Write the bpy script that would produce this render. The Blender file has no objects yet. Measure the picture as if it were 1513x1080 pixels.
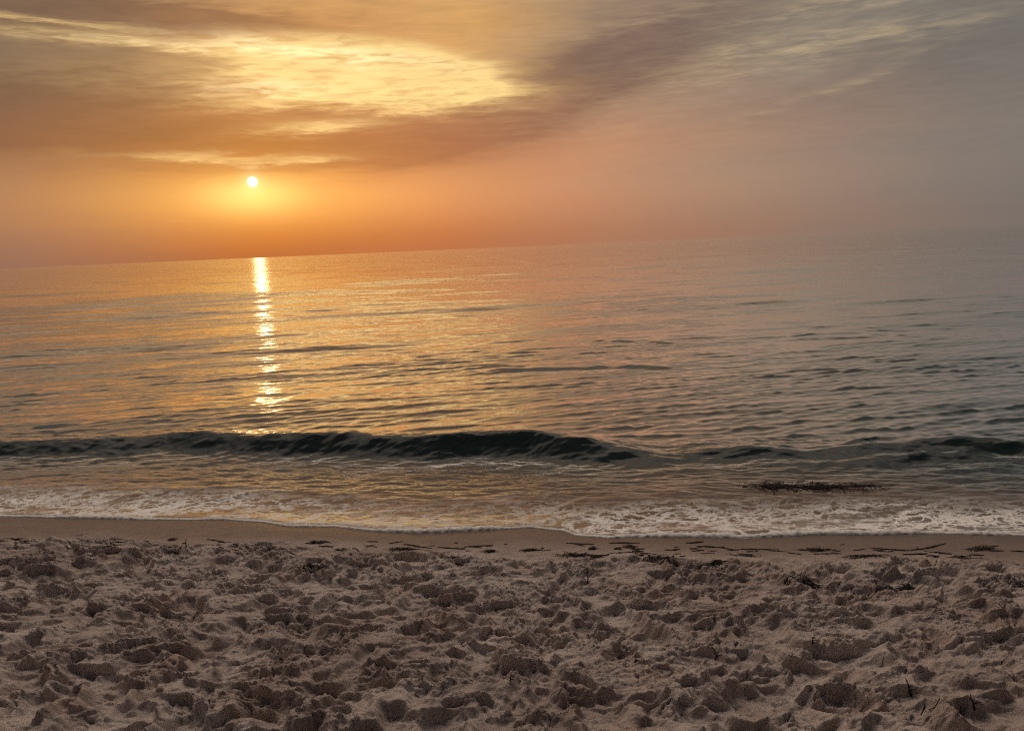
import bpy, math, random
import numpy as np
from mathutils import Vector, Matrix

random.seed(7)
RNG = np.random.default_rng(11)
scene = bpy.context.scene
COL = scene.collection
R = math.radians

# ------------------------------------------------------------------ camera
F_PX, W_PX, H_PX = 1187.0, 1513.0, 1080.0
CAM_H = 2.25
PITCH, ROLL = 8.38, -2.43
CAM = Vector((0.0, 0.0, CAM_H))
MROT = Matrix.Rotation(R(90 - PITCH), 3, 'X') @ Matrix.Rotation(R(ROLL), 3, 'Z')


def ray(px, py):
    return (MROT @ Vector((px - W_PX / 2, H_PX / 2 - py, -F_PX))).normalized()


def hit(px, py, z=0.0):
    d = ray(px, py)
    t = (z - CAM_H) / d.z
    return CAM + d * t


def az_el(px, py):
    d = ray(px, py)
    return math.degrees(math.atan2(d.x, d.y)), math.degrees(math.asin(d.z))


cam = bpy.data.cameras.new('camera')
camo = bpy.data.objects.new('camera', cam)
COL.objects.link(camo)
camo.location = CAM
camo.rotation_euler = MROT.to_euler()
cam.sensor_fit = 'HORIZONTAL'
cam.sensor_width = 36.0
cam.lens = 36.0 * F_PX / W_PX
cam.clip_start = 0.05
cam.clip_end = 200000.0
scene.camera = camo


# ------------------------------------------------------------------ node helper
class NT:
    def __init__(self, tree):
        self.t = tree
        self.n = tree.nodes
        self.l = tree.links

    def new(self, typ, **kw):
        nd = self.n.new(typ)
        for k, v in kw.items():
            setattr(nd, k, v)
        return nd

    def put(self, sock, v):
        if isinstance(v, bpy.types.NodeSocket):
            self.l.new(v, sock)
        elif v is not None:
            if isinstance(v, (tuple, list)) and len(v) == 3 and getattr(sock, 'type', '') == 'RGBA':
                v = (*v, 1.0)
            sock.default_value = v

    def m(self, op, a, b=None, c=None, clamp=False):
        nd = self.new('ShaderNodeMath', operation=op, use_clamp=clamp)
        self.put(nd.inputs[0], a)
        if b is not None:
            self.put(nd.inputs[1], b)
        if c is not None:
            self.put(nd.inputs[2], c)
        return nd.outputs[0]

    def add(self, a, b): return self.m('ADD', a, b)
    def sub(self, a, b): return self.m('SUBTRACT', a, b)
    def mul(self, a, b): return self.m('MULTIPLY', a, b)

    def v(self, op, a, b=None, s=None):
        nd = self.new('ShaderNodeVectorMath', operation=op)
        self.put(nd.inputs[0], a)
        if b is not None:
            self.put(nd.inputs[1], b)
        if s is not None:
            self.put(nd.inputs['Scale'], s)
        return nd.outputs['Value'] if op in ('DOT_PRODUCT', 'LENGTH') else nd.outputs[0]

    def xyz(self, x, y, z):
        nd = self.new('ShaderNodeCombineXYZ')
        for i, q in enumerate((x, y, z)):
            self.put(nd.inputs[i], q)
        return nd.outputs[0]

    def sep(self, vec):
        nd = self.new('ShaderNodeSeparateXYZ')
        self.put(nd.inputs[0], vec)
        return nd.outputs

    def ss(self, x, a, b, lo=0.0, hi=1.0):
        nd = self.new('ShaderNodeMapRange', interpolation_type='SMOOTHSTEP')
        self.put(nd.inputs[0], x)
        for i, q in enumerate((a, b, lo, hi)):
            self.put(nd.inputs[1 + i], q)
        return nd.outputs[0]

    def noise(self, vec, scale=1.0, detail=4.0, rough=0.5, dist=0.0, dim='3D', lac=2.0):
        nd = self.new('ShaderNodeTexNoise', noise_dimensions=dim)
        self.put(nd.inputs['Vector'], vec)
        for k, q in (('Scale', scale), ('Detail', detail), ('Roughness', rough), ('Distortion', dist), ('Lacunarity', lac)):
            self.put(nd.inputs[k], q)
        return nd.outputs[0], nd.outputs[1]

    def mix(self, f, a, b, blend='MIX'):
        nd = self.new('ShaderNodeMix', data_type='RGBA', blend_type=blend)
        nd.clamp_factor = True
        self.put(nd.inputs[0], f)
        self.put(nd.inputs[6], a)
        self.put(nd.inputs[7], b)
        return nd.outputs[2]

    def ramp(self, f, stops):
        nd = self.new('ShaderNodeValToRGB')
        cr = nd.color_ramp
        cr.interpolation = 'EASE' if False else 'LINEAR'
        while len(cr.elements) < len(stops):
            cr.elements.new(0.5)
        for e, (p, c) in zip(cr.elements, stops):
            e.position = p
            e.color = (*c, 1.0)
        self.put(nd.inputs[0], f)
        return nd.outputs[0]


def lin(r, g, b):
    def q(c):
        c /= 255.0
        return c / 12.92 if c <= 0.04045 else ((c + 0.055) / 1.055) ** 2.4
    return (q(r), q(g), q(b))


# ------------------------------------------------------------------ sky and light
SUN_PX = (373, 269)
SUN_A, SUN_E = az_el(*SUN_PX)
SUN_D = ray(*SUN_PX)


def build_world():
    w = bpy.data.worlds.new('World')
    scene.world = w
    w.use_nodes = True
    t = NT(w.node_tree)
    t.n.clear()
    out = t.new('ShaderNodeOutputWorld')
    bg = t.new('ShaderNodeBackground')
    t.l.new(bg.outputs[0], out.inputs[0])
    tc = t.new('ShaderNodeTexCoord').outputs['Generated']
    d = t.v('NORMALIZE', tc)
    x, y, z = t.sep(d)
    A = t.m('DEGREES', t.m('ARCTAN2', x, y))
    E = t.m('DEGREES', t.m('ARCSINE', z))
    E = t.m('MAXIMUM', E, 0.0)

    def noise2(sa, se, seed, detail, rough=0.55, dist=0.0, shear=0.0):
        a = t.add(t.mul(A, sa), t.mul(E, shear))
        return t.noise(t.xyz(a, t.mul(E, se), seed), 1.0, detail, rough, dist)[0]

    n1 = noise2(0.050, 0.26, 1.7, 5, 0.55, 0.4)
    n2 = noise2(0.13, 0.85, 7.3, 6, 0.6, 0.5, -0.08)
    n3 = noise2(0.42, 3.2, 3.1, 6, 0.62, 0.6, -0.3)
    n4 = noise2(0.30, 2.2, 9.9, 6, 0.62, 0.7, 0.10)
    Aw = t.add(A, t.add(t.mul(t.sub(n1, 0.5), 8.0), t.mul(t.sub(n2, 0.5), 4.0)))
    Ew = t.add(E, t.add(t.mul(t.sub(n2, 0.5), 1.7), t.mul(t.sub(n3, 0.5), 0.8)))

    def blob(px, py, sx, sy, rot=0.0, warp=True):
        a0, e0 = az_el(px, py)
        sx, sy = sx / 20.7, sy / 20.7
        da = t.sub(Aw if warp else A, a0)
        de = t.sub(Ew if warp else E, e0)
        c, s = math.cos(R(rot)), math.sin(R(rot))
        u = t.add(t.mul(da, c / sx), t.mul(de, s / sx))
        v = t.add(t.mul(da, -s / sy), t.mul(de, c / sy))
        q = t.add(t.mul(u, u), t.mul(v, v))
        return t.m('EXPONENT', t.mul(q, -1.0))

    def summ(lst):
        o = lst[0]
        for q in lst[1:]:
            o = t.add(o, q)
        return o

    # haze-veiled base sky: colour by azimuth at the horizon, at 6 degrees and above 12 degrees
    fa = t.m('DIVIDE', t.add(Aw, 60.0), 120.0)

    def P(px):
        return (az_el(px, 250)[0] + 60.0) / 120.0
    hor = t.ramp(fa, [(0.05, lin(120, 95, 80)), (P(0), lin(150, 110, 92)), (P(180), lin(164, 108, 78)), (P(380), lin(184, 104, 58)),
                      (P(620), lin(190, 114, 72)), (P(900), lin(176, 124, 96)), (P(1200), lin(148, 122, 106)),
                      (P(1500), lin(124, 114, 108)), (0.97, lin(100, 100, 102))])
    mid = t.ramp(fa, [(0.05, lin(150, 118, 92)), (P(0), lin(162, 116, 89)), (P(180), lin(176, 119, 81)), (P(380), lin(206, 132, 72)),
                      (P(620), lin(214, 141, 94)), (P(850), lin(197, 141, 109)), (P(1100), lin(170, 138, 117)),
                      (P(1400), lin(133, 122, 115)), (0.97, lin(104, 104, 106))])
    upp = t.ramp(fa, [(0.05, lin(110, 95, 82)), (P(0), lin(124, 106, 90)), (P(180), lin(146, 118, 92)), (P(450), lin(204, 150, 94)),
                      (P(700), lin(212, 160, 100)), (P(900), lin(160, 134, 110)), (P(1150), lin(148, 135, 120)),
                      (P(1450), lin(124, 119, 112)), (0.97, lin(105, 105, 104))])
    base = t.mix(t.ss(E, 0.2, 4.2), hor, mid)
    base = t.mix(t.ss(Ew, 6.5, 12.5), base, upp)

    # darker cloud bank between the bright opening and the sun
    dark = summ([blob(60, 190, 300, 44, 0), blob(330, 195, 220, 40, 0), t.mul(blob(560, 205, 170, 34, 3), 1.15), t.mul(blob(740, 178, 150, 36, 16), 1.15),
                 t.mul(blob(890, 115, 150, 48, 28), 0.8), t.mul(blob(1040, 45, 200, 50, 14), 0.65), blob(60, 30, 240, 24, 0), blob(270, 20, 170, 14, -3), blob(110, 120, 160, 26, 0),
                 t.mul(blob(1330, 90, 260, 70, 10), 0.4)])
    dark = t.m('MINIMUM', t.mul(dark, t.ss(n2, 0.25, 0.62, 0.70, 1.15)), 1.0)
    base = t.mix(t.mul(dark, 0.9), base, t.mix(1.0, base, (0.51, 0.44, 0.54), 'MULTIPLY'))

    # glow of the sun through the haze
    g1 = blob(373, 287, 62, 26, 0, False)
    g2 = blob(380, 288, 200, 40, 0, False)
    g3 = blob(360, 300, 420, 110, 0, False)
    glow = t.mix(1.0, (0, 0, 0), (0, 0, 0))
    veil = t.sub(1.0, t.mul(dark, 0.75))

    def addc(col, f, c):
        return t.mix(1.0, col, t.mix(f, (0, 0, 0), c), 'ADD')
    base = addc(base, t.mul(g3, veil), (0.010, 0.006, 0.0))
    base = addc(base, t.mul(g2, veil), (0.27, 0.17, 0.03))
    base = addc(base, t.mul(g1, t.add(0.45, t.mul(veil, 0.55))), (0.35, 0.40, 0.14))

    # bright lit openings, broken by fine streaks
    st = t.add(t.mul(n3, 0.6), t.mul(n4, 0.4))
    b1 = summ([t.mul(t.ss(blob(555, 108, 215, 46, -5), 0.22, 0.62), 0.95), t.mul(blob(230, 66, 200, 8, -2), 0.6), blob(660, 118, 110, 26, -8),
               t.mul(blob(410, 112, 100, 30, 0), 0.72), t.mul(blob(480, 185, 90, 9, 4), 0.75), t.mul(blob(440, 150, 120, 9, 0), 0.4),
               t.mul(blob(310, 232, 110, 6, 0), 0.6), t.mul(blob(440, 236, 60, 4, 2), 0.55), t.mul(blob(100, 31, 130, 4, -3), 0.5),
               t.mul(blob(190, 115, 200, 18, 0), 0.12)])
    b1 = t.mul(t.m('MINIMUM', b1, 1.2), t.ss(st, 0.32, 0.62, 0.40, 1.0))
    base = t.mix(t.m('MINIMUM', t.mul(b1, 1.05), 1.0), base, lin(255, 218, 146))
    crest = t.mul(summ([blob(470, 76, 160, 11, -6), t.mul(blob(400, 130, 90, 9, 0), 0.6), t.mul(blob(250, 66, 120, 5, -1), 0.5)]), t.ss(n3, 0.35, 0.6))
    base = addc(base, crest, (0.22, 0.24, 0.20))
    b2 = summ([blob(1170, 62, 150, 13, 2), blob(1230, 8, 170, 12, 4), t.mul(blob(1130, 88, 200, 16, 4), 0.7), t.mul(blob(1250, 122, 130, 7, 15), 0.45),
               t.mul(blob(970, 25, 130, 12, 8), 0.5), t.mul(blob(900, 160, 140, 14, 12), 0.35), t.mul(blob(860, 195, 130, 12, 10), 0.3),
               t.mul(blob(1420, 30, 120, 12, 8), 0.3)])
    b2 = t.mul(t.m('MINIMUM', b2, 1.0), t.ss(t.add(t.mul(n4, 0.65), t.mul(n3, 0.35)), 0.34, 0.78))
    base = t.mix(t.mul(b2, 0.58), base, lin(222, 196, 150))
    # soft cloud texture everywhere above the haze
    tex = t.mul(t.sub(t.add(t.mul(n2, 0.6), t.mul(n3, 0.4)), 0.5), t.ss(E, 3.0, 9.0, 0.15, 1.0))
    base = t.mix(1.0, base, t.xyz(t.add(1.0, t.mul(tex, 0.9)), t.add(1.0, t.mul(tex, 0.85)), t.add(1.0, t.mul(tex, 0.8))), 'MULTIPLY')

    # above the photograph: cloud goes on, bright front band added to light the sand, darkened overhead and behind
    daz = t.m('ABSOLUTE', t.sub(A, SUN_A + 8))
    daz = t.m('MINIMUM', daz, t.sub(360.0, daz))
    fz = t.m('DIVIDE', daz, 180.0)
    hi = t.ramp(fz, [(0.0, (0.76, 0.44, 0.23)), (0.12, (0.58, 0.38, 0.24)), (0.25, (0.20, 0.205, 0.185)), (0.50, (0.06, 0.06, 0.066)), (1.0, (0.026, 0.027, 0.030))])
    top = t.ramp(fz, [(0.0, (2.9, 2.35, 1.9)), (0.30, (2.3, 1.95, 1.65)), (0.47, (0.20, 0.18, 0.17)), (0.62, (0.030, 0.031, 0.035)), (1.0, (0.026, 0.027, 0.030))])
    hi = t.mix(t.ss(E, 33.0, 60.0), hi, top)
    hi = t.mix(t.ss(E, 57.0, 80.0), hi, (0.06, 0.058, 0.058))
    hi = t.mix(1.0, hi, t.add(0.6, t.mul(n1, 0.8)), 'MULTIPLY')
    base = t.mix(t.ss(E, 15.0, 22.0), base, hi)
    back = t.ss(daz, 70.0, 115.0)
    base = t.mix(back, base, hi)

    sky = t.new('ShaderNodeTexSky', sky_type='NISHITA')
    sky.sun_disc = False
    sky.sun_elevation = R(SUN_E)
    sky.sun_rotation = R(SUN_A)
    sky.air_density = 1.5
    sky.dust_density = 3.0
    base = t.mix(1.0, base, t.mix(1.0, sky.outputs[0], (0.06, 0.06, 0.06), 'MULTIPLY'), 'ADD') if False else \
        t.mix(0.06, base, t.mix(1.0, sky.outputs[0], (0.1, 0.1, 0.1), 'MULTIPLY'))

    # the sun's disc
    ang = t.m('DEGREES', t.m('ARCCOSINE', t.m('MINIMUM', t.v('DOT_PRODUCT', d, tuple(SUN_D)), 1.0)))
    disc = t.ss(ang, 0.40, 0.17)
    halo = t.m('EXPONENT', t.mul(t.mul(ang, ang), -2.2))
    base = addc(base, halo, (0.20, 0.22, 0.14))
    base = addc(base, disc, (2.4, 2.2, 1.8))
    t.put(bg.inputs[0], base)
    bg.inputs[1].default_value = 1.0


build_world()
sl = bpy.data.lights.new('sun', 'SUN')
slo = bpy.data.objects.new('sun', sl)
COL.objects.link(slo)
slo.rotation_euler = (-SUN_D).to_track_quat('-Z', 'Y').to_euler()
sl.energy = 0.011
sl.angle = R(0.6)
sl.color = (1.0, 0.62, 0.28)

scene.view_settings.view_transform = 'Standard'
scene.view_settings.look = 'None'
scene.view_settings.exposure = 0.0
scene.view_settings.gamma = 1.0

# ------------------------------------------------------------------ numpy noise
PERM = np.random.default_rng(5).permutation(256).astype(np.int32)
PERM = np.concatenate([PERM, PERM, PERM])
GA = np.random.default_rng(6).uniform(0, 2 * np.pi, 256)
GX, GY = np.cos(GA).astype(np.float32), np.sin(GA).astype(np.float32)


def perlin(x, y, seed=0):
    x = np.asarray(x, np.float64) + seed * 17.31
    y = np.asarray(y, np.float64) + seed * 5.77
    xi = np.floor(x).astype(np.int64)
    yi = np.floor(y).astype(np.int64)
    fx = (x - xi).astype(np.float32)
    fy = (y - yi).astype(np.float32)
    xi = (xi & 255).astype(np.int32)
    yi = (yi & 255).astype(np.int32)
    u = fx * fx * fx * (fx * (fx * 6 - 15) + 10)
    v = fy * fy * fy * (fy * (fy * 6 - 15) + 10)
    a = PERM[xi] + yi
    b = PERM[xi + 1] + yi

    def g(h, dx, dy):
        h = PERM[h]
        return GX[h] * dx + GY[h] * dy
    n00 = g(a, fx, fy)
    n10 = g(b, fx - 1, fy)
    n01 = g(a + 1, fx, fy - 1)
    n11 = g(b + 1, fx - 1, fy - 1)
    return ((n00 + u * (n10 - n00)) * (1 - v) + (n01 + u * (n11 - n01)) * v) * 1.5


def fbm(x, y, octs, seed=0, gain=0.5, lac=2.03):
    s, a = 0.0, 1.0
    for k in range(octs):
        s = s + a * perlin(x, y, seed + k * 3)
        x, y, a = x * lac, y * lac, a * gain
    return s


def sst(x, a, b):
    q = np.clip((x - a) / (b - a), 0, 1)
    return q * q * (3 - 2 * q)


def grid_mesh(name, X, Y, Z, mat, attrs=None):
    nr, nc = X.shape
    me = bpy.data.meshes.new(name)
    me.vertices.add(nr * nc)
    co = np.empty((nr * nc, 3), np.float32)
    co[:, 0], co[:, 1], co[:, 2] = X.ravel(), Y.ravel(), Z.ravel()
    me.vertices.foreach_set('co', co.ravel())
    idx = np.arange(nr * nc, dtype=np.int32).reshape(nr, nc)
    f = np.stack([idx[:-1, :-1], idx[:-1, 1:], idx[1:, 1:], idx[1:, :-1]], -1).reshape(-1)
    nf = (nr - 1) * (nc - 1)
    me.loops.add(nf * 4)
    me.loops.foreach_set('vertex_index', f)
    me.polygons.add(nf)
    me.polygons.foreach_set('loop_start', np.arange(nf, dtype=np.int32) * 4)
    me.polygons.foreach_set('use_smooth', np.ones(nf, bool))
    me.update(calc_edges=True)
    for k, v in (attrs or {}).items():
        at = me.attributes.new(k, 'FLOAT', 'POINT')
        at.data.foreach_set('value', np.ascontiguousarray(v, np.float32).ravel())
    me.materials.append(mat)
    o = bpy.data.objects.new(name, me)
    COL.objects.link(o)
    return o


# ------------------------------------------------------------------ shore geometry
WL_PX = [(-300, 752), (-120, 757), (0, 762), (120, 765), (230, 768), (330, 767), (385, 771), (425, 779), (500, 779), (555, 787), (620, 790),
         (700, 785), (780, 780), (835, 785), (850, 793), (900, 798), (960, 796), (1050, 796), (1110, 796), (1200, 791), (1300, 790), (1400, 788),
         (1513, 791), (1650, 795), (1850, 800)]
WL = np.array([tuple(hit(px, py, 0.0))[:2] for px, py in WL_PX])
P0, P1 = hit(0, 766), hit(1513, 793)
SH_DIR = Vector((P1.x - P0.x, P1.y - P0.y, 0)).normalized()
SH_N = Vector((-SH_DIR.y, SH_DIR.x, 0))          # seaward
SH_SLOPE = (P1.y - P0.y) / (P1.x - P0.x)


def shore_u(x, y):
    return (x - P0.x) * SH_N.x + (y - P0.y) * SH_N.y


def waterline_y(x):
    base = P0.y + SH_SLOPE * (x - P0.x)
    wx = WL[:, 0]
    dv = WL[:, 1] - (P0.y + SH_SLOPE * (wx - P0.x))
    dv = np.interp(x, wx, dv)
    dv = dv + 0.12 * perlin(x * 0.33, x * 0 + 3.3, 61) * (sst(x, WL[-1, 0] - 0.5, WL[-1, 0] + 2) + 1 - sst(x, WL[0, 0] - 2, WL[0, 0] + 0.5))
    return base + dv + 0.012 * perlin(x * 3.1, x * 0 + 7.7, 62) + 0.006 * perlin(x * 11.0, x * 0 + 1.7, 63)


def sand_base(x, y):
    """beach profile without the trampling, as a function of distance from the water"""
    u = shore_u(x, y)
    v = -u
    z = np.where(v < 0, 0.085 * v, 0.065 * v)
    z = z + 0.07 * np.maximum(v - 0.55, 0) - 0.125 * np.maximum(v - 3.4, 0) * 0.98
    z = np.where(u > 4, 0.085 * -4 - 0.05 * (u - 4), z)
    return np.maximum(z, -3.0)


# ------------------------------------------------------------------ sand
def nonuni(a, b, s0, s1):
    out = [a]
    while out[-1] < b:
        f = (out[-1] - a) / (b - a)
        out.append(out[-1] + s0 + (s1 - s0) * f)
    return out


rows = list(-np.geomspace(60, 0.6, 30)) + list(np.linspace(-0.4, 1.5, 24)) + nonuni(1.56, 6.9, 0.0048, 0.0066) + \
    nonuni(6.92, 9.0, 0.012, 0.05) + list(np.geomspace(9.1, 40, 40))
rows = np.array(rows)
tin = np.linspace(-1, 1, 1360)
tout = 1 + np.cumsum(np.geomspace(0.004, 9, 60))
tcol = np.concatenate([-tout[::-1], tin, tout])
SY = rows[:, None] * np.ones_like(tcol)[None, :]
SW = 0.74 * np.maximum(rows, 1.6) + 1.05
SX = SW[:, None] * tcol[None, :]
fine = (1 - sst(np.abs(tcol), 1.0, 1.25))[None, :] * sst(rows, 0.2, 1.5)[:, None]

SU = shore_u(SX, SY)
edge_n = 0.16 * fbm(SX * 1.1, SY * 1.1, 3, 21)
# 0 on the smooth wet strip, 1 on trampled sand
left_bias = 0.20 * sst(-SX, 1.0, 3.2)
left_bias = left_bias + 0.13 * sst(SX, 0.8, 2.6)
ROUGH = sst(-SU + edge_n + left_bias, 0.58, 0.96)
DRY = sst(-SU + edge_n * 0.6, 0.35, 0.85)

Zs = sand_base(SX, SY)
wx = 0.06 * fbm(SX * 2.3, SY * 2.3, 3, 31)
wy = 0.06 * fbm(SX * 2.3 + 9.1, SY * 2.3 + 4.2, 3, 33)
Xd, Yd = SX + wx, SY + wy
w2x = 0.018 * fbm(SX * 12, SY * 12, 2, 71)
w2y = 0.018 * fbm(SX * 12 + 5, SY * 12 + 3, 2, 73)
relief = 0.026 * fbm(Xd * 1.2, Yd * 1.9, 2, 40)
Xd, Yd = Xd + w2x, Yd + w2y
relief = relief + 0.022 * perlin(Xd * 3.4, Yd * 6.2, 43)
relief = relief + 0.024 * (np.abs(perlin(Xd * 4.2, Yd * 7.6, 44)) * 1.6 - 0.5)
relief = relief + 0.011 * perlin(Xd * 7.5, Yd * 13, 45)


def stamp(relief, cx, cy, ang, la, lb, depth, rim, seed):
    """one footprint: a pressed hollow with a soft, broken rim of pushed-up sand"""
    rr = max(la, lb) * 1.9
    r0, r1 = np.searchsorted(rows, [cy - rr, cy + rr])
    if r1 - r0 < 3:
        return
    t0 = (cx - rr) / SW[r0:r1]
    t1 = (cx + rr) / SW[r0:r1]
    c0, c1 = np.searchsorted(tcol, [t0.min(), t1.max()])
    if c1 - c0 < 3:
        return
    sl_ = (slice(r0, r1), slice(c0, c1))
    dx = Xd[sl_] - cx
    dy = Yd[sl_] - cy
    c, s = math.cos(ang), math.sin(ang)
    a = (dx * c + dy * s) / la
    b = (-dx * s + dy * c) / lb
    b = b / (1.0 + 0.22 * np.clip(a, -1.2, 1.2))
    r = np.sqrt(a * a + b * b)
    q = np.clip(r, 0, 3)
    bowl = -depth * (1 - sst(q, 0.58, 1.08)) * (1 + 0.35 * a.clip(-1, 1))
    lip = rim * np.exp(-((q - 1.28) / 0.26) ** 2) * (0.55 + 0.9 * perlin(dx * 9 + cx * 3, dy * 9 + cy * 5, seed % 7 + 70))
    relief[sl_] += bowl * 1.0 + lip
    # trampling softens what was there before
    k = (1 - sst(q, 0.5, 1.2)) * 0.45
    relief[sl_] -= k * (relief[sl_] - (relief[sl_].mean() - depth * 0.6))


rr = random.Random(99)
k = 0
for i in range(2600):
    cy = rr.uniform(1.5, 7.0)
    cx = rr.uniform(-1, 1) * (0.74 * cy + 1.1)
    u = -(shore_u(cx, cy))
    if u < 0.75 or u > 6:
        continue
    big = rr.random()
    if big < 0.62:
        la, lb = rr.uniform(0.075, 0.13), rr.uniform(0.042, 0.068)
        dp = rr.uniform(0.025, 0.062)
    elif big < 0.85:
        la = rr.uniform(0.035, 0.07)
        lb = la * rr.uniform(0.7, 1.0)
        dp = rr.uniform(0.02, 0.05)
    else:
        la, lb = rr.uniform(0.12, 0.19), rr.uniform(0.07, 0.11)
        dp = rr.uniform(0.035, 0.08)
    stamp(relief, cx, cy, rr.uniform(0, math.pi * 2) if rr.random() < 0.4 else rr.gauss(math.pi / 2, 0.8), la, lb, dp, rr.uniform(0.006, 0.018), i)

# loose sand will not stand steeper than its angle of rest: relax over-steep walls, press down sharp peaks
relief = 0.86 * np.where(relief > 0.016, 0.010 + 0.026 * np.tanh((relief - 0.010) / 0.026), relief)
SDX = (SW[:, None] * np.gradient(tcol)[None, :])
SDY = np.gradient(rows)[:, None]
for it in range(3):
    gx = np.gradient(relief, axis=1) / SDX
    gy = np.gradient(relief, axis=0) / SDY
    wgt = sst(np.sqrt(gx * gx + gy * gy), 0.9, 1.8)
    bl = relief.copy()
    bl[1:-1, 1:-1] = (relief[:-2, 1:-1] + relief[2:, 1:-1] + relief[1:-1, :-2] + relief[1:-1, 2:] + relief[1:-1, 1:-1]) / 5
    relief = relief + wgt * (bl - relief)

# crumbs, cracks and small clods of damp sand; patchy so that some hollows stay smooth
patch = sst(fbm(SX * 2.6, SY * 2.9, 3, 50) + 6.0 * (relief - 0.0), -0.40, 0.40)
Xe, Ye = Xd, Yd
crumb = 0.017 * (np.abs(perlin(Xe * 7.0, Ye * 11.5, 51)) * 1.5 - 0.4)
crumb = crumb + 0.010 * (np.abs(perlin(Xe * 13, Ye * 20, 52)) * 1.5 - 0.4)
crumb = crumb + 0.0062 * (np.abs(perlin(Xe * 29, Ye * 36, 54)) * 1.5 - 0.4)
crumb = crumb - 0.012 * sst(np.abs(fbm(Xe * 7, Ye * 8, 2, 60)), 0.10, 0.0)
cl = fbm(Xe * 21, Ye * 24, 2, 57)
crumb = crumb + 0.0075 * sst(cl, 0.22, 0.38)
cl2 = perlin(SX * 52 + 20 * w2x, SY * 56 + 20 * w2y, 56)
crumb = crumb + 0.0052 * sst(cl2, 0.15, 0.45) + 0.0028 * perlin(SX * 88, SY * 88, 58)
relief = 0.90 * relief + crumb * (0.42 + 0.80 * patch)
berm = 0.030 * np.exp(-((-SU - 1.02 + edge_n) / 0.26) ** 2) * (0.7 + 0.9 * perlin(SX * 2.2, SY * 2.2, 59)) + 0.022 * left_bias / 0.2 * np.exp(-((-SU - 0.95) / 0.3) ** 2)
wetr = 0.004 * fbm(SX * 1.4, SY * 4, 2, 65) + 0.0011 * fbm(SX * 13, SY * 22, 2, 66)
mid_r = sst(-SU + edge_n, 0.40, 0.8) * 0.005 * fbm(SX * 9, SY * 13, 3, 67)
RELZ = fine * (ROUGH * (relief + 0.02) + berm + mid_r)
Zs = Zs + RELZ + fine * wetr + (1 - fine) * ROUGH * 0.04 * np.clip(1 - np.abs(SY) / 40, 0, 1) * fbm(SX * 1.3, SY * 1.3, 2, 68)
LEAN = 0.46                                   # loose crests lean towards the land, so their near sides are the steep ones
SYL = SY - LEAN * RELZ


def bil(G, x, y):
    r = int(np.clip(np.searchsorted(rows, y) - 1, 0, len(rows) - 2))
    fy = (y - rows[r]) / (rows[r + 1] - rows[r])
    out = []
    for q in (r, r + 1):
        tt = x / SW[q]
        c = int(np.clip(np.searchsorted(tcol, tt) - 1, 0, len(tcol) - 2))
        fx = (tt - tcol[c]) / (tcol[c + 1] - tcol[c])
        out.append(G[q, c] * (1 - fx) + G[q, c + 1] * fx)
    return float(out[0] * (1 - fy) + out[1] * fy)


def sand_z(x, y):
    """height of the built sand under a point"""
    y0 = y
    for _ in range(4):
        y0 = 0.5 * y0 + 0.5 * (y + LEAN * bil(RELZ, x, y0))
    return bil(Zs, x, y0)


def on_sand(px, py):
    """the point of the sand seen at a photo pixel"""
    d = ray(px, py)
    t0, t1 = 1.5, 14.0
    prev = t0
    q = t0
    while q < t1:
        p = CAM + d * q
        if p.z < sand_z(p.x, p.y):
            lo, hi = prev, q
            for _ in range(14):
                mdl = (lo + hi) / 2
                p = CAM + d * mdl
                if p.z < sand_z(p.x, p.y):
                    hi = mdl
                else:
                    lo = mdl
            return CAM + d * hi
        prev = q
        q += 0.02
    return CAM + d * t1


SOAK = 1 - sst((waterline_y(SX) - SY) * SH_N.y + 0.05 * perlin(SX * 3, SY * 5, 77), 0.06, 0.24)


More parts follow.
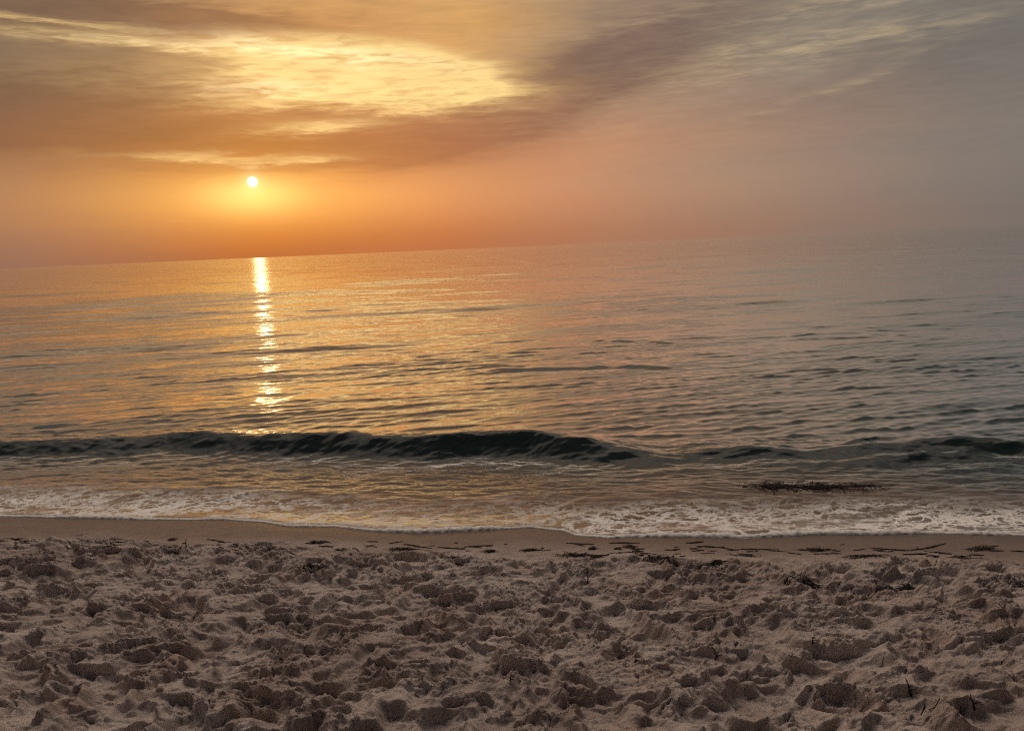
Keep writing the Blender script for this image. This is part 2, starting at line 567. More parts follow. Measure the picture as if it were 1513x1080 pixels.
def sand_material():
    m = bpy.data.materials.new('beach_sand')
    m.use_nodes = True
    t = NT(m.node_tree)
    bs = t.n['Principled BSDF']
    pos = t.new('ShaderNodeNewGeometry').outputs['Position']
    dry = t.new('ShaderNodeAttribute', attribute_name='dry').outputs['Fac']
    n0, _ = t.noise(pos, 1.3, 4, 0.55)
    n1, _ = t.noise(pos, 9.0, 5, 0.6)
    n2, _ = t.noise(pos, 160.0, 3, 0.65)
    n3, _ = t.noise(pos, 700.0, 2, 0.6)
    col = t.mix(t.ss(t.add(t.mul(n0, 0.6), t.mul(n1, 0.4)), 0.38, 0.62), (0.430, 0.345, 0.315), (0.610, 0.520, 0.485))
    redn = t.ss(t.noise(pos, 3.1, 3, 0.5)[0], 0.52, 0.70)
    col = t.mix(t.mul(redn, 0.40), col, (0.46, 0.305, 0.25))
    grain = t.add(t.add(0.62, t.mul(n2, 0.40)), t.mul(n3, 0.36))
    col = t.mix(1.0, col, grain, 'MULTIPLY')
    spk = t.ss(t.noise(pos, 95.0, 2, 0.5)[0], 0.66, 0.72)
    col = t.mix(t.mul(spk, 0.55), col, (0.06, 0.042, 0.035))
    wet = t.mix(t.ss(n1, 0.35, 0.65), (0.165, 0.112, 0.096), (0.195, 0.136, 0.118))
    wet = t.mix(1.0, wet, t.add(0.80, t.mul(n2, 0.4)), 'MULTIPLY')
    soak = t.new('ShaderNodeAttribute', attribute_name='soak').outputs['Fac']
    wet = t.mix(t.mul(soak, 0.75), wet, (0.105, 0.070, 0.058))
    col = t.mix(dry, wet, col)
    t.put(bs.inputs['Base Color'], col)
    t.put(bs.inputs['Roughness'], t.add(t.ss(dry, 0.0, 0.8, 0.60, 0.95), t.mul(soak, -0.2)))
    t.put(bs.inputs['Specular IOR Level'], t.ss(dry, 0.0, 1.0, 0.35, 0.12))
    bp = t.new('ShaderNodeBump')
    bp.inputs['Strength'].default_value = 1.0
    t.put(bp.inputs['Distance'], t.ss(dry, 0.0, 1.0, 0.0006, 0.0065))
    t.put(bp.inputs['Height'], t.add(t.mul(n2, 1.0), t.mul(n3, 0.4)))
    t.put(bs.inputs['Normal'], bp.outputs[0])
    return m


sand = grid_mesh('sand', SX, SYL, Zs, sand_material(), {'dry': DRY, 'soak': SOAK})
sand['kind'] = 'structure'
sand['label'] = 'trampled brown beach sand sloping down to the wet strip at the water'

# ------------------------------------------------------------------ sea
HF = CAM_H * 803.0
yr = nonuni(4.3, 10.5, 0.011, 0.016)
while yr[-1] < 40000:
    dd = yr[-1]
    yr.append(dd + max(0.016, 0.22 * dd * dd / HF))
yr = np.array(yr)
tin = np.linspace(-1, 1, 1100)
tout = 1 + np.cumsum(np.geomspace(0.003, 3, 34))
wt = np.concatenate([-tout[::-1], tin, tout])
wy_ = yr[:, None] * np.ones_like(wt)[None, :]
wx_ = (0.74 * yr + 1.0)[:, None] * wt[None, :]
dyr = np.gradient(yr)[:, None]
dxr = (0.74 * yr + 1.0)[:, None] * np.gradient(wt)[None, :]

WLY = waterline_y(wx_)
D = (wy_ - WLY) * SH_N.y                       # distance out from the waterline
calm = sst(D, 0.5, 2.6)                          # ripples die out in the swash

# wind chop: many short wave trains running in, spread about the shore normal
rw = np.random.default_rng(3)
sh_ang = math.atan2(SH_N.y, SH_N.x)
Zw = np.zeros_like(wx_)
gmod = 0.65 + 0.75 * sst(fbm(wx_ * 0.16, wy_ * 0.3, 3, 80), -0.5, 0.6)
gmod2 = 0.45 + 1.0 * sst(fbm(wx_ * 0.05, wy_ * 0.12, 3, 85), -0.5, 0.6)
Zc = np.zeros_like(wx_)
Vc = np.zeros_like(wx_)
for i in range(130):
    lam = 0.14 * (7.5 / 0.14) ** (rw.random() ** 1.0)
    spread = 0.15 if lam > 0.2 else 0.4
    th = sh_ang + 0.38 + rw.normal(0, spread)
    kx, ky = math.cos(th) * 2 * math.pi / lam, math.sin(th) * 2 * math.pi / lam
    amp = 0.0025 * lam ** 0.80 * (0.75 if lam > 0.62 else 1.1) * (0.6 + 0.8 * rw.random())
    nyq = np.abs(kx) * dxr + np.abs(ky) * dyr
    wgt = 1 - sst(nyq, 0.8, 2.2)
    ok = wgt.max(axis=1) > 0
    ph0 = rw.random() * 6.28
    if not ok.any():
        continue
    hi = np.where(ok)[0].max() + 1
    sn = np.sin(kx * wx_[:hi] + ky * wy_[:hi] + ph0)
    if 0.12 < lam < 0.62:
        Zc[:hi] += amp * wgt[:hi] * sn
        Vc[:hi] += (amp * wgt[:hi]) ** 2 * 0.5
    else:
        Zw[:hi] += amp * wgt[:hi] * sn * (gmod2[:hi] if lam > 1 else 0.75)
# the chop is mostly low, with scattered sharp crests
sd = np.sqrt(Vc) + 1e-6
cn = np.clip(Zc / sd, -3, 3)
Zw += 0.88 * sd * gmod * (0.55 * cn + 0.28 * (np.exp(0.85 * cn) - 1.435))
Zw *= 0.40 + 0.60 * calm


def curve_y(pts, z):
    q = np.array([tuple(hit(px, py, z))[:2] for px, py in pts])
    return np.interp(wx_, q[:, 0], q[:, 1]), q[:, 0]


# the small breaker about to fold, in two stretches
c1 = [(-350, 652), (-150, 648), (0, 643), (130, 640), (250, 634), (380, 638), (480, 640), (560, 645), (650, 646), (710, 641), (780, 641), (840, 645), (920, 649), (1000, 652)]
h1 = [0.22, 0.22, 0.22, 0.23, 0.26, 0.25, 0.27, 0.28, 0.29, 0.32, 0.32, 0.27, 0.16, 0.02]
yc1, xc1 = curve_y(c1, 0.23)
H1 = np.interp(wx_, xc1, h1) * (1 - sst(wx_, xc1[-1] - 0.3, xc1[-1] + 0.2))
jog = 0.06 * perlin(wx_ * 0.8, wx_ * 0 + 2.2, 90) + 0.012 * perlin(wx_ * 3.9, wx_ * 0 + 5.1, 91)
H1 = 0.80 * H1 * (1 + 0.12 * perlin(wx_ * 0.9, wx_ * 0 + 8.1, 92))
v1 = wy_ - yc1 - jog
face = np.exp(-(np.minimum(v1, 0) / 0.22) ** 2) * np.exp(-(np.maximum(v1, 0) / 0.62) ** 2)
c2 = [(930, 672), (1050, 662), (1150, 663), (1260, 661), (1340, 656), (1430, 655), (1513, 656), (1700, 656), (1950, 656)]
h2 = [0.0, 0.12, 0.13, 0.12, 0.17, 0.15, 0.18, 0.18, 0.16]
yc2, xc2 = curve_y(c2, 0.11)
H2 = np.interp(wx_, xc2, h2) * sst(wx_, xc2[0], xc2[1])
H2 = 0.64 * H2 * (1 + 0.5 * perlin(wx_ * 1.5, wx_ * 0 + 4.1, 93))
v2 = wy_ - yc2 - jog * 1.5
face2 = np.exp(-(np.minimum(v2, 0) / 0.15) ** 2) * np.exp(-(np.maximum(v2, 0) / 0.5) ** 2)
# a low second ridge in front of it on the right
v3 = v2 + 0.34 + 0.10 * perlin(wx_ * 0.9, wx_ * 0 + 1.1, 94)
face3 = 0.45 * np.exp(-(np.minimum(v3, 0) / 0.10) ** 2) * np.exp(-(np.maximum(v3, 0) / 0.3) ** 2) * (0.6 + perlin(wx_ * 1.1, wx_ * 0 + 6.0, 95))
swell = H1 * face + H2 * (face2 + face3)
# fine slanting ripples on the lifted face
rip = 0.0025 * perlin(wx_ * 2.0 + wy_ * 6, wy_ * 15 - wx_ * 4, 96) + 0.0030 * perlin(wx_ * 4 + wy_ * 7, wy_ * 30 - wx_ * 7, 97) + 0.004 * perlin(wx_ * 9, wy_ * 55 - wx_ * 12, 88)
lee = sst(-v1, -0.02, 0.16) * H1 * np.exp(-(np.minimum(v1, 0) / 0.30) ** 2) + 0.8 * sst(-v2, 0.0, 0.14) * H2 * np.exp(-(np.minimum(v2, 0) / 0.45) ** 2)
runin = sst(D, 0.45, 1.1) * (1 - sst(D, 2.6, 3.4))
rip2 = 0.010 * perlin(wx_ * 2.4 - wy_ * 1.5, wy_ * 8 + wx_ * 1.0, 86) + 0.006 * perlin(wx_ * 6, wy_ * 19 + wx_ * 3, 87) + 0.0025 * perlin(wx_ * 14, wy_ * 40, 89)
near = 1 - sst(wy_, 11, 15)
swell = (swell + rip * lee / 0.2) * near + rip2 * runin
# further low ridges out at sea
ridges = [([(690, 506), (760, 503), (830, 503), (920, 505), (1060, 507)], 0.055), ([(560, 556), (700, 549), (800, 546), (900, 544), (1060, 541), (1120, 541)], 0.05),
          ([(1150, 500), (1230, 497), (1330, 494), (1440, 496)], 0.05), ([(250, 603), (400, 597), (520, 594), (640, 590)], 0.025)]
for (pts, hh) in ridges:
    dd = hit(pts[1][0], pts[1][1]).y
    sf, sb = 0.05 + 0.005 * dd, 0.5 + 0.03 * dd
    yc, xc = curve_y(pts, hh * 0.8)
    wv = sst(wx_, xc[0], xc[0] + 0.3 * (xc[-1] - xc[0])) * (1 - sst(wx_, xc[-1] - 0.3 * (xc[-1] - xc[0]), xc[-1]))
    vv = wy_ - yc - 0.25 * perlin(wx_ * 0.7, wx_ * 0 + hh * 50, 98)
    swell += hh * wv * (0.55 + 0.8 * perlin(wx_ * 0.7, wx_ * 0 + hh * 90, 99) + 0.6 * perlin(wx_ * 2.6, wy_ * 1.5, 84)).clip(0, 2) * np.exp(-(np.minimum(vv, 0) / sf) ** 2) * np.exp(-(np.maximum(vv, 0) / sb) ** 2)
Zw = Zw + swell

# swash: a thin film running up the sand, humped foam lip at its edge
sb_ = sand_base(wx_, wy_)
film = np.where(D > 0, 0.016 * (1 - np.exp(-np.maximum(D, 0) / 0.05)), D * 0.35)
filmz = sb_ + film + 0.004 * fbm(wx_ * 5, wy_ * 8, 2, 101) * sst(D, 0.03, 0.3)
kk = sst(D, 0.12, 0.9)
Zsea = np.maximum(filmz, -3) * (1 - kk) + (0.02 + Zw) * kk + Zw * (1 - kk) * 0.3 * sst(D, 0.05, 0.4)
Zsea = np.where(D < 0, sb_ + np.maximum(film, -0.25), Zsea)
Zsea = np.where(wy_ > 200, Zw, Zsea)


def water_material():
    m = bpy.data.materials.new('sea_water')
    m.use_nodes = True
    t = NT(m.node_tree)
    t.n.clear()
    out = t.new('ShaderNodeOutputMaterial')
    geo = t.new('ShaderNodeNewGeometry')
    pos = geo.outputs['Position']
    d = t.new('ShaderNodeAttribute', attribute_name='reach').outputs['Fac']
    px, py, pz = t.sep(pos)
    # small random slopes of the ripples too fine for the mesh
    far = t.ss(py, 12.0, 120.0)
    amp = t.add(t.ss(d, 0.1, 0.9, 0.030, 0.105), t.mul(far, 0.05))
    _, c1 = t.noise(t.v('MULTIPLY', pos, (0.55, 1.0, 1.0)), 9.0, 5, 0.62)
    _, c2 = t.noise(t.v('MULTIPLY', pos, (0.30, 1.0, 1.0)), 0.35, 7, 0.66)
    dv = t.add(c1, 0.0) if False else t.v('SUBTRACT', c1, (0.5, 0.5, 0.5))
    dv2 = t.v('SUBTRACT', c2, (0.5, 0.5, 0.5))
    tot = t.v('ADD', t.v('MULTIPLY', dv, (2.0, 2.0, 0.0)), t.v('SCALE', t.v('MULTIPLY', dv2, (1.6, 2.4, 0.0)), None, far))
    # scattered steeper little faces turned to the shore
    fl, _ = t.noise(t.v('MULTIPLY', pos, (0.16, 1.0, 1.0)), 2.6, 6, 0.68, 0.3)
    fl2, _ = t.noise(t.v('MULTIPLY', pos, (0.14, 1.0, 1.0)), 0.45, 7, 0.72, 0.3)
    big, _ = t.noise(t.v('MULTIPLY', pos, (0.4, 1.0, 1.0)), 0.12, 3, 0.6)
    flk = t.m('MAXIMUM', t.mul(t.ss(fl, 0.55, 0.68), t.ss(py, 60.0, 20.0)), t.mul(t.ss(fl2, 0.54, 0.68), t.ss(py, 12.0, 30.0)))
    flk = t.mul(t.mul(t.mul(flk, t.ss(py, 14.0, 26.0)), t.ss(big, 0.35, 0.6, 0.35, 1.0)), t.ss(d, 1.6, 3.0, 0.25, 1.0))
    tilt = t.v('SCALE', (-0.15, -1.0, 0.0), None, t.mul(flk, t.ss(py, 10.0, 60.0, 0.17, 0.13)))
    nrm = t.v('NORMALIZE', t.v('ADD', t.v('ADD', geo.outputs['Normal'], tilt), t.v('SCALE', tot, None, amp)))
    fr = t.new('ShaderNodeFresnel')
    t.put(fr.inputs['IOR'], 1.333)
    t.put(fr.inputs['Normal'], nrm)
    refl = t.ss(fr.outputs[0], 0.02, 0.44, 0.012, 0.90)
    gl = t.new('ShaderNodeBsdfGlossy')
    t.put(gl.inputs['Color'], (0.97, 0.97, 0.97))
    t.put(gl.inputs['Roughness'], t.ss(py, 8.0, 200.0, 0.10, 0.10))
    t.put(gl.inputs['Normal'], nrm)
    df = t.new('ShaderNodeBsdfDiffuse')
    deep = t.mix(t.ss(py, 7.0, 40.0), (0.024, 0.037, 0.039), (0.040, 0.052, 0.047))
    shallow = (0.130, 0.085, 0.066)
    nb, _ = t.noise(t.v('MULTIPLY', pos, (0.5, 1.0, 1.0)), 2.2, 4, 0.6)
    t.put(df.inputs['Color'], t.mix(t.ss(t.add(d, t.mul(t.sub(nb, 0.5), 0.9)), 0.7, 1.9), shallow, deep))
    wat = t.new('ShaderNodeMixShader')
    t.put(wat.inputs[0], refl)
    t.l.new(df.outputs[0], wat.inputs[1])
    t.l.new(gl.outputs[0], wat.inputs[2])
    # lacy foam left by the last wave
    _, wc = t.noise(pos, 3.0, 4, 0.6)
    wp = t.v('ADD', t.v('MULTIPLY', pos, (0.62, 1.25, 0.0)), t.v('SCALE', t.v('SUBTRACT', wc, (0.5, 0.5, 0.5)), None, 0.55))

    def lace(scale, w0, w1):
        vo = t.new('ShaderNodeTexVoronoi', feature='DISTANCE_TO_EDGE')
        t.put(vo.inputs['Vector'], wp)
        vo.inputs['Scale'].default_value = scale
        return t.ss(vo.outputs['Distance'], w1, w0)
    nf, _ = t.noise(t.v('MULTIPLY', pos, (0.45, 1.0, 1.0)), 2.1, 5, 0.62)
    nf2, _ = t.noise(t.v('MULTIPLY', pos, (0.6, 1.0, 1.0)), 12.0, 4, 0.65)
    nl, _ = t.noise(t.v('MULTIPLY', pos, (0.8, 0.8, 1.0)), 1.0, 2, 0.5)
    thin = t.sub(1.0, t.mul(t.mul(t.ss(px, -2.2, -1.2), t.ss(px, 0.7, -0.1)), 0.5))
    nl = t.mul(nl, 1.0)
    band = t.mul(t.mul(thin, t.ss(nl, 0.32, 0.58, 0.72, 1.0)), t.mul(t.ss(d, -0.02, 0.10), t.ss(t.add(d, t.mul(t.sub(nf, 0.5), 0.9)), 1.0, 0.40)))
    lc = t.m('MAXIMUM', t.mul(lace(3.4, 0.02, 0.11), 1.0), t.mul(lace(8.5, 0.03, 0.14), 0.9))
    fo = t.mul(lc, t.ss(t.add(t.mul(nf, 0.6), t.mul(nf2, 0.4)), 0.38, 0.53))
    fo = t.m('MINIMUM', t.mul(fo, t.mul(band, 1.15)), 1.0)
    patch = t.mul(t.ss(t.add(t.mul(nf, 0.5), t.mul(nf2, 0.5)), 0.55, 0.64), t.mul(band, 0.6))
    fo = t.m('MAXIMUM', fo, patch)
    lip = t.mul(t.ss(d, -0.01, 0.004), t.ss(t.add(d, t.mul(t.sub(nf2, 0.5), 0.05)), 0.055, 0.02))
    fo = t.m('MAXIMUM', fo, lip)
    fd = t.new('ShaderNodeBsdfDiffuse')
    t.put(fd.inputs['Color'], (0.94, 0.92, 0.90))
    withf = t.new('ShaderNodeMixShader')
    t.put(withf.inputs[0], fo)
    t.l.new(wat.outputs[0], withf.inputs[1])
    t.l.new(fd.outputs[0], withf.inputs[2])
    t.l.new(withf.outputs[0], out.inputs[0])
    return m


sea = grid_mesh('sea', wx_, wy_, Zsea, water_material(), {'reach': D})
sea['kind'] = 'structure'
sea['label'] = 'rippled sea with one small dark wave, reflecting the orange sky'

# foam lip along the waterline: a low bead of bubbles
fx = np.arange(-9.0, 9.0, 0.008)
fy = waterline_y(fx)
wdt = 0.011 + 0.026 * sst(fbm(fx * 1.4, fx * 0 + 2.0, 3, 111), -0.4, 0.6) + 0.006 * perlin(fx * 14, fx * 0, 112)
nring = 7
FX = np.zeros((nring, len(fx)))
FY = np.zeros_like(FX)
FZ = np.zeros_like(FX)
for j in range(nring):
    a = math.pi * j / (nring - 1)
    FY[j] = fy + wdt * 0.9 - wdt * math.cos(a) * (1 + 0.2 * perlin(fx * 22, fx * 0 + j, 113))
    FX[j] = fx
    FZ[j] = sand_base(FX[j], FY[j]) - 0.003 + wdt * 0.62 * math.sin(a) * (1 + 0.5 * perlin(fx * 30, fx * 0 + j * 1.3, 114)) + 0.010 * (j / (nring - 1))


def simple_mat(name, c, rough=0.9, vary=0.3, scale=60.0, spec=0.15):
    m = bpy.data.materials.new(name)
    m.use_nodes = True
    t = NT(m.node_tree)
    bs = t.n['Principled BSDF']
    pos = t.new('ShaderNodeNewGeometry').outputs['Position']
    n, _ = t.noise(pos, scale, 3, 0.6)
    t.put(bs.inputs['Base Color'], t.mix(1.0, c, t.add(1 - vary, t.mul(n, 2 * vary)), 'MULTIPLY'))
    bs.inputs['Roughness'].default_value = rough
    bs.inputs['Specular IOR Level'].default_value = spec
    return m


foam = grid_mesh('sea_foam', FX, FY, FZ, simple_mat('foam', (0.80, 0.77, 0.74), 0.6, 0.12, 90))
foam['kind'] = 'stuff'
foam['label'] = 'thin white foam edge where the last wave stops on the wet sand'

# ------------------------------------------------------------------ seaweed, twigs and shells
M_WEED = simple_mat('dark_seaweed', (0.030, 0.019, 0.015), 0.6, 0.5, 40, 0.2)
M_WEED2 = simple_mat('brown_seaweed', (0.040, 0.022, 0.016), 0.8, 0.5, 40, 0.15)
M_TWIG = simple_mat('dry_twig', (0.026, 0.016, 0.012), 0.85, 0.4, 50)
M_SHELL = simple_mat('pale_shell', (0.55, 0.50, 0.46), 0.6, 0.2, 60)


class MB:
    def __init__(self):
        self.v, self.f = [], []

    def tube(self, pts, rad, flat=1.0, sides=5):
        """tapered tube along pts; flat < 1 squashes it into a ribbon"""
        n = len(pts)
        base = len(self.v)
        for i, p in enumerate(pts):
            tg = (pts[min(i + 1, n - 1)] - pts[max(i - 1, 0)])
            tg = tg.normalized() if tg.length > 1e-7 else Vector((1, 0, 0))
            up = Vector((0, 0, 1)) if abs(tg.z) < 0.85 else Vector((1, 0, 0))
            s = tg.cross(up).normalized()
            u = s.cross(tg).normalized()
            r = rad[i]
            for k in range(sides):
                a = 2 * math.pi * k / sides
                self.v.append(p + s * (r * math.cos(a)) + u * (r * flat * math.sin(a)))
        for i in range(n - 1):
            for k in range(sides):
                a = base + i * sides + k
                b = base + i * sides + (k + 1) % sides
                self.f.append((a, b, b + sides, a + sides))
        self.f.append(tuple(base + k for k in reversed(range(sides))))
        self.f.append(tuple(base + (n - 1) * sides + k for k in range(sides)))

    def build(self, name, mat, loc, smooth=True):
        me = bpy.data.meshes.new(name)
        me.from_pydata([tuple(p - loc) for p in self.v], [], self.f)
        me.polygons.foreach_set('use_smooth', [smooth] * len(me.polygons))
        me.materials.append(mat)
        o = bpy.data.objects.new(name, me)
        o.location = loc
        COL.objects.link(o)
        return o


def tag(o, label, cat, group=None):
    o['label'] = label
    o['category'] = cat
    if group:
        o['group'] = group
    return o


def weed_clump(px, py, wid, hgt, n, label, mat=None, group=None, spiky=0.12):
    """a tangle of curled strands lying in a heap on the sand"""
    c = on_sand(px, py)
    mb = MB()
    subs = [(random.gauss(0, 0.24) * wid, random.gauss(0, 0.12) * wid) for _ in range(4)]
    for i in range(n):
        sx_, sy_ = random.choice(subs)
        a = random.uniform(0, 2 * math.pi)
        r = wid * 0.36 * math.sqrt(random.random())
        x, y = c.x + sx_ + r * math.cos(a), c.y + sy_ + r * 0.55 * math.sin(a)
        hz = hgt * (1 - (r / (wid * 0.5)) ** 2) * random.random()
        th = random.gauss(0, 0.7) + (math.pi if random.random() < 0.5 else 0)
        ln = wid * random.uniform(0.25, 0.6)
        m = 7
        pts, rad = [], []
        up = random.uniform(-0.3, 1.0) if random.random() < spiky else random.uniform(-0.5, 0.25)
        for j in range(m):
            pts.append(Vector((x, y, max(sand_z(x, y) + 0.002, sand_z(x, y) + hz))))
            rad.append((0.0042 if random.random() < 0.5 else 0.0028) * (1.15 - j / m) * (0.6 + wid))
            th += random.gauss(0, 0.45)
            x += ln / m * math.cos(th)
            y += ln / m * math.sin(th) * 0.7
            hz = max(0.0, hz + ln / m * up * 0.5)
            up -= 0.16
        mb.tube(pts, rad, 0.5, 4)
    base = Vector((c.x, c.y, sand_z(c.x, c.y)))
    return tag(mb.build('seaweed_clump', mat or M_WEED, base), label, 'seaweed', group)


def strand(px, py, ln, wd, label, group, name='seaweed_strand', mat=None, ang=None, cat='seaweed', bends=0.16):
    """a flat strand or stick lying along the sand"""
    c = on_sand(px, py)
    th = ang if ang is not None else math.atan2(SH_DIR.y, SH_DIR.x) + random.gauss(0, 0.16)
    m = max(5, int(ln / 0.025))
    x, y = c.x - ln / 2 * math.cos(th), c.y - ln / 2 * math.sin(th)
    mb = MB()
    pts, rad = [], []
    for j in range(m):
        f = j / (m - 1)
        pts.append(Vector((x, y, sand_z(x, y) + wd * 0.35)))
        rad.append(wd * (0.35 + 0.65 * math.sin(math.pi * min(1, f * 0.9 + 0.08))) * random.uniform(0.6, 1.25))
        th += random.gauss(0, bends)
        x += ln / m * math.cos(th)
        y += ln / m * math.sin(th)
    mb.tube(pts, rad, 0.45, 5)
    if random.random() < 0.45 and ln > 0.12:
        j = random.randrange(1, m - 2)
        q = [pts[j].copy()]
        a2 = th + random.choice((-1, 1)) * random.uniform(0.5, 1.1)
        for _ in range(3):
            e = q[-1]
            nx, ny = e.x + 0.018 * math.cos(a2), e.y + 0.018 * math.sin(a2)
            q.append(Vector((nx, ny, sand_z(nx, ny) + wd * 0.5)))
        mb.tube(q, [wd * 0.6, wd * 0.5, wd * 0.4, wd * 0.2], 0.5, 4)
    return tag(mb.build(name, mat or M_WEED, Vector((c.x, c.y, sand_z(c.x, c.y)))), label, cat, group)


def twig(px, py, top, label, group=None, rad=0.004, fork=True):
    """a stick standing out of the sand; top = (dx, dy, dz) of its tip"""
    c = on_sand(px, py)
    mb = MB()
    p0 = Vector((c.x, c.y, sand_z(c.x, c.y) - 0.01))
    tip = p0 + Vector(top)
    pts, rads = [], []
    for j in range(7):
        f = j / 6
        pts.append(p0.lerp(tip, f) + Vector((random.gauss(0, 0.0035), random.gauss(0, 0.0035), 0)) * (1 if 0 < j < 6 else 0))
        rads.append(rad * (1.15 - 0.8 * f))
    mb.tube(pts, rads, 1.0, 6)
    if fork:
        q = pts[2]
        mb.tube([q, q + Vector((top[0] * 0.2 + 0.012, -0.01, top[2] * 0.14)), q + Vector((top[0] * 0.3 + 0.03, -0.014, top[2] * 0.2))], [rad * 0.7, rad * 0.5, rad * 0.25], 1.0, 5)
    return tag(mb.build('twig', M_TWIG, p0), label, 'twig', group)


CL = [
    (20, 797, 0.20, 0.04, 40, 'dark seaweed tuft at the far left end of the wet sand edge'),
    (255, 797, 0.13, 0.05, 36, 'small flat black weed clump alone on smooth sand behind the upright twig'),
    (155, 815, 0.26, 0.025, 40, 'dark weed half buried in churned sand beside the pale grey shell'),
    (465, 802, 0.18, 0.05, 50, 'flat black weed clump alone on smooth sand below the step in the foam edge'),
    (400, 813, 0.26, 0.035, 44, 'low dark weed pile at the start of the striped wrack line'),
    (460, 838, 0.22, 0.05, 80, 'dark seaweed heap sunk in trampled sand below the lone flat clump'),
    (587, 813, 0.28, 0.045, 70, 'wide flat black weed heap just below the lowest dip of foam'),
    (670, 826, 0.26, 0.04, 50, 'dark weed on the first sand mounds below and right of the wide heap'),
    (727, 815, 0.17, 0.06, 50, 'small thick brown weed tuft between two dark strands at mid shore'),
    (784, 813, 0.20, 0.05, 54, 'brown weed tuft with a thin tail, next right of the small thick tuft'),
    (876, 811, 0.13, 0.06, 44, 'smallest black weed tuft, just under the corner in the foam edge'),
    (930, 808, 0.13, 0.05, 46, 'small black weed lump lying among parallel dark strands'),
    (848, 820, 0.36, 0.03, 70, 'long low brown seaweed mat along the wrack line'),
    (960, 824, 0.24, 0.04, 56, 'black weed pile at the edge of the trampled sand'),
    (995, 831, 0.20, 0.06, 56, 'black weed clump in a hollow next to the weed pile'),
    (1052, 833, 0.28, 0.03, 110, 'dark weed clump on the mounds right of the weed in a hollow'),
    (1207, 812, 0.24, 0.04, 64, 'flat ragged black weed heap on the smooth right hand sand strip'),
    (1270, 824, 0.34, 0.05, 70, 'long flat dark weed heap where smooth sand meets the right mounds'),
    (1186, 858, 0.26, 0.025, 100, 'ragged dark weed draped over mounds below the flat ragged heap'),
    (1345, 868, 0.22, 0.035, 80, 'dark weed lump in trampled sand, right one of two close together'),
    (1310, 866, 0.18, 0.05, 50, 'dark weed clump in trampled sand, left one of two close together'),
    (1452, 811, 0.24, 0.03, 60, 'flat black weed heap nearest the foam at far right'),
    (1430, 824, 0.22, 0.04, 46, 'dark weed at the edge of the mounds under the far right heap'),
    (1495, 858, 0.22, 0.025, 50, 'dark weed tangle at the right border of the sand'),
    (1100, 820, 0.22, 0.03, 36, 'thin scatter of weed on smooth sand left of the flat ragged heap'),
]
for (px, py, wd, hg, n, lb) in CL:
    weed_clump(px, py, wd * 0.66, hg * 0.36, int(n * 1.25), lb, M_WEED2 if ('brown' in lb) else M_WEED)

LONG = [
    (620, 807, 0.30, 'dark slanting strand touching the wide flat weed heap'),
    (670, 810, 0.26, 'dark strand lying left of the small thick brown tuft'),
    (710, 807, 0.24, 'dark strand lying just above the small thick brown tuft'),
    (880, 822, 0.42, 'long dark strand running right from the low brown mat'),
    (950, 817, 0.36, 'thin dark strand between the small lump and the weed pile'),
    (1030, 802, 0.17, 'short thick black stick under the straight foam edge'),
    (925, 803, 0.26, 'dark strand just above the small black weed lump'),
    (860, 803, 0.24, 'thin dark strand left of the smallest tuft under the foam corner'),
    (170, 802, 0.34, 'long dark stick on the left edge of the churned sand'),
    (330, 799, 0.30, 'thin dark strand on smooth sand right of the upright twig'),
    (265, 808, 0.22, 'dark strand at the foot of the upright twig on smooth sand'),
    (395, 809, 0.40, 'upper long dark stripe of weed left of the black clump'),
    (420, 815, 0.46, 'lower long dark stripe of weed left of the black clump'),
    (1320, 812, 0.30, 'thin dark strand meeting the long one that curves up'),
    (1385, 812, 0.36, 'long dark strand curving up towards the foam on the right strip'),
    (1355, 819, 0.20, 'short dark strand below the long one that curves up'),
    (1060, 808, 0.28, 'thin dark strand trailing right of the short thick stick'),
    (1125, 811, 0.30, 'dark strand pointing at the flat ragged heap from its left'),
]
for (px, py, ln, lb) in LONG:
    strand(px, py, ln, 0.0095, lb, None, bends=0.07)
SG = 'small dark weed scraps scattered along the wrack line'
for i in range(110):
    px = random.uniform(5, 1510)
    base = 803 + 10 * (px / 1513)
    strand(px, base + random.triangular(-9, 14, 3), random.uniform(0.03, 0.15), random.uniform(0.005, 0.010),
           'small dark weed scrap on the damp sand along the wrack line', SG, bends=0.25)

TW = [
    (869, 862, (-0.006, 0.0, 0.135), 'thin upright twig stuck in the sand below the brown mat'),
    (1347, 1026, (-0.03, 0.0, 0.09), 'dark upright twig leaning left on the dark side of a lower right hollow'),
    (1058, 972, (-0.015, 0.0, 0.07), 'thin bent twig standing right of the lower middle hollow'),
    (938, 978, (0.004, 0.0, 0.05), 'short upright twig left of the thin bent twig'),
    (275, 808, (0.006, 0.0, 0.075), 'thin upright twig at the edge of the smooth sand, upper left'),
    (1056, 918, (0.002, 0.0, 0.05), 'short dark peg standing in the middle right sand'),
    (1200, 948, (0.012, 0.0, 0.05), 'small leaning twig on a mound right of the middle'),
    (1440, 1045, (-0.02, 0.0, 0.07), 'thin twig leaning left near the lower right corner'),
    (755, 1004, (0.0, 0.0, 0.045), 'small upright twig in the lower middle sand'),
]
for (px, py, top, lb) in TW:
    twig(px, py, top, lb)
TG = 'tiny twigs and bark bits lying on the trampled sand'
for i in range(60):
    px, py = random.uniform(5, 1508), random.triangular(830, 1075, 900)
    strand(px, py, random.uniform(0.02, 0.06), random.uniform(0.0012, 0.0024), 'tiny dark twig bit lying on the trampled sand', TG, 'twig', M_TWIG,
           ang=random.uniform(0, math.pi), cat='twig', bends=0.22)
LT = [(1372, 1033, 0.10, 0.5, 'short curved twig lying right of the dark leaning twig'),
      (1385, 1042, 0.09, -0.5, 'thin straight twig lying beside the short curved twig'),
      (590, 968, 0.12, 0.8, 'thin dark twig lying in the lower left middle sand')]
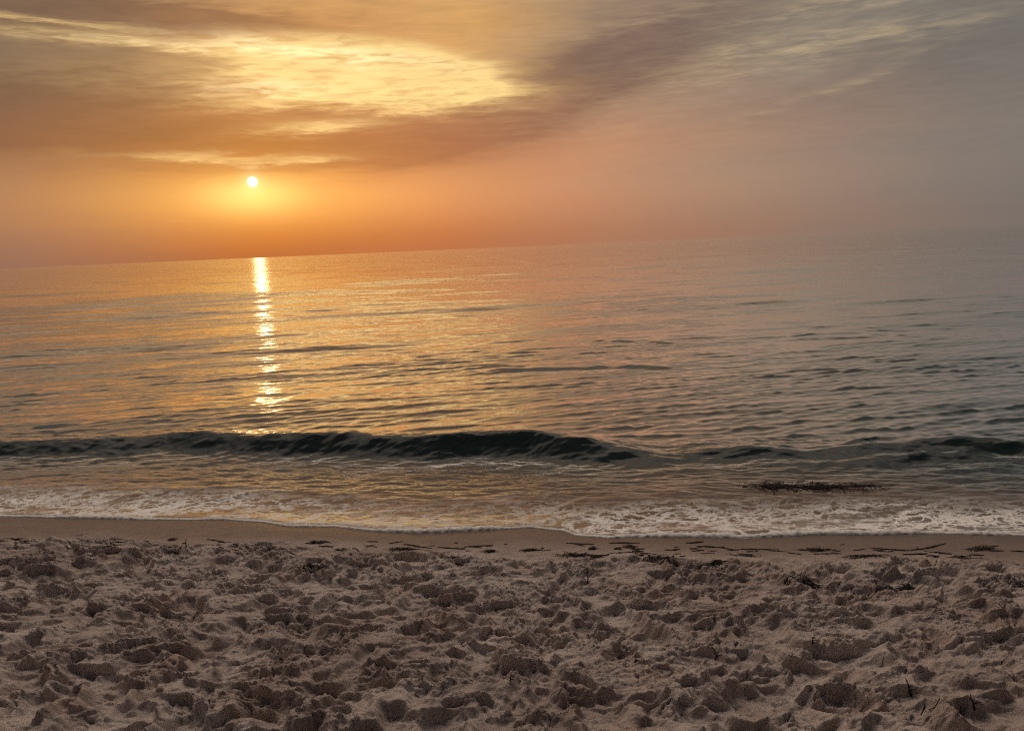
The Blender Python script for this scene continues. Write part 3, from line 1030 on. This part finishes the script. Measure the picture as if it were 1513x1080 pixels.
for (px, py, ln, an, lb) in LT:
    strand(px, py, ln, 0.003, lb, None, 'twig', M_TWIG, ang=an, cat='twig')


def shell(px, py, s, label, cat='shell'):
    c = on_sand(px, py)
    z = sand_z(c.x, c.y)
    mb = MB()
    nu, nv = 14, 8
    for j in range(nv):
        a = math.pi / 2 * j / (nv - 1)
        for i in range(nu):
            b = 2 * math.pi * i / nu
            rib = 1 + 0.06 * math.cos(b * 7)
            mb.v.append(Vector((c.x + s * 1.2 * math.cos(a) * math.cos(b) * rib, c.y + s * 0.9 * math.cos(a) * math.sin(b) * rib, z - s * 0.15 + s * 0.75 * math.sin(a))))
    for j in range(nv - 1):
        for i in range(nu):
            mb.f.append((j * nu + i, j * nu + (i + 1) % nu, (j + 1) * nu + (i + 1) % nu, (j + 1) * nu + i))
    return tag(mb.build('shell', M_SHELL, Vector((c.x, c.y, z))), label, cat)


shell(131, 819, 0.020, 'pale grey shell in the churned sand at upper left')
shell(282, 807, 0.016, 'small pale shell at the foot of the upright twig on smooth sand')


# dark weed floating in the shallows
def floating_weed():
    mb = MB()
    A0, A1 = hit(1085, 722), hit(1298, 722)
    for i in range(330):
        f = random.betavariate(2.0, 2.6) * 0.66 if random.random() < 0.78 else random.uniform(0.5, 1.0)
        p = A0.lerp(A1, f)
        spread = (0.028 if f < 0.55 else 0.008) * random.choice((0.5, 1.0, 1.0, 1.8))
        x, y = p.x + random.gauss(0, 0.05), p.y + random.gauss(0, spread) - 0.02
        th = math.atan2((A1 - A0).y, (A1 - A0).x) + random.gauss(0, 0.35)
        ln = random.uniform(0.05, 0.22)
        pts, rad = [], []
        z = 0.030 + random.uniform(-0.004, 0.010) * (1.1 - f)
        for j in range(6):
            pts.append(Vector((x, y, z + random.uniform(-0.004, 0.006))))
            rad.append(random.uniform(0.0025, 0.0050))
            th += random.gauss(0, 0.3)
            x += ln / 6 * math.cos(th)
            y += ln / 6 * math.sin(th)
        mb.tube(pts, rad, 0.6, 4)
    o = mb.build('floating_seaweed', M_WEED, Vector(((A0.x + A1.x) / 2, (A0.y + A1.y) / 2, 0.02)))
    return tag(o, 'long dark ragged patch of weed floating in the shallows before the foam', 'seaweed')


floating_weed()

scene.cycles.filter_width = 1.15
scene.cycles.max_bounces = 5
scene.cycles.diffuse_bounces = 1
scene.cycles.use_adaptive_sampling = True
scene.cycles.adaptive_threshold = 0.03
scene.cycles.glossy_bounces = 3
scene.cycles.sample_clamp_indirect = 4.0
scene.cycles.sample_clamp_direct = 12.0
scene.cycles.use_denoising = False
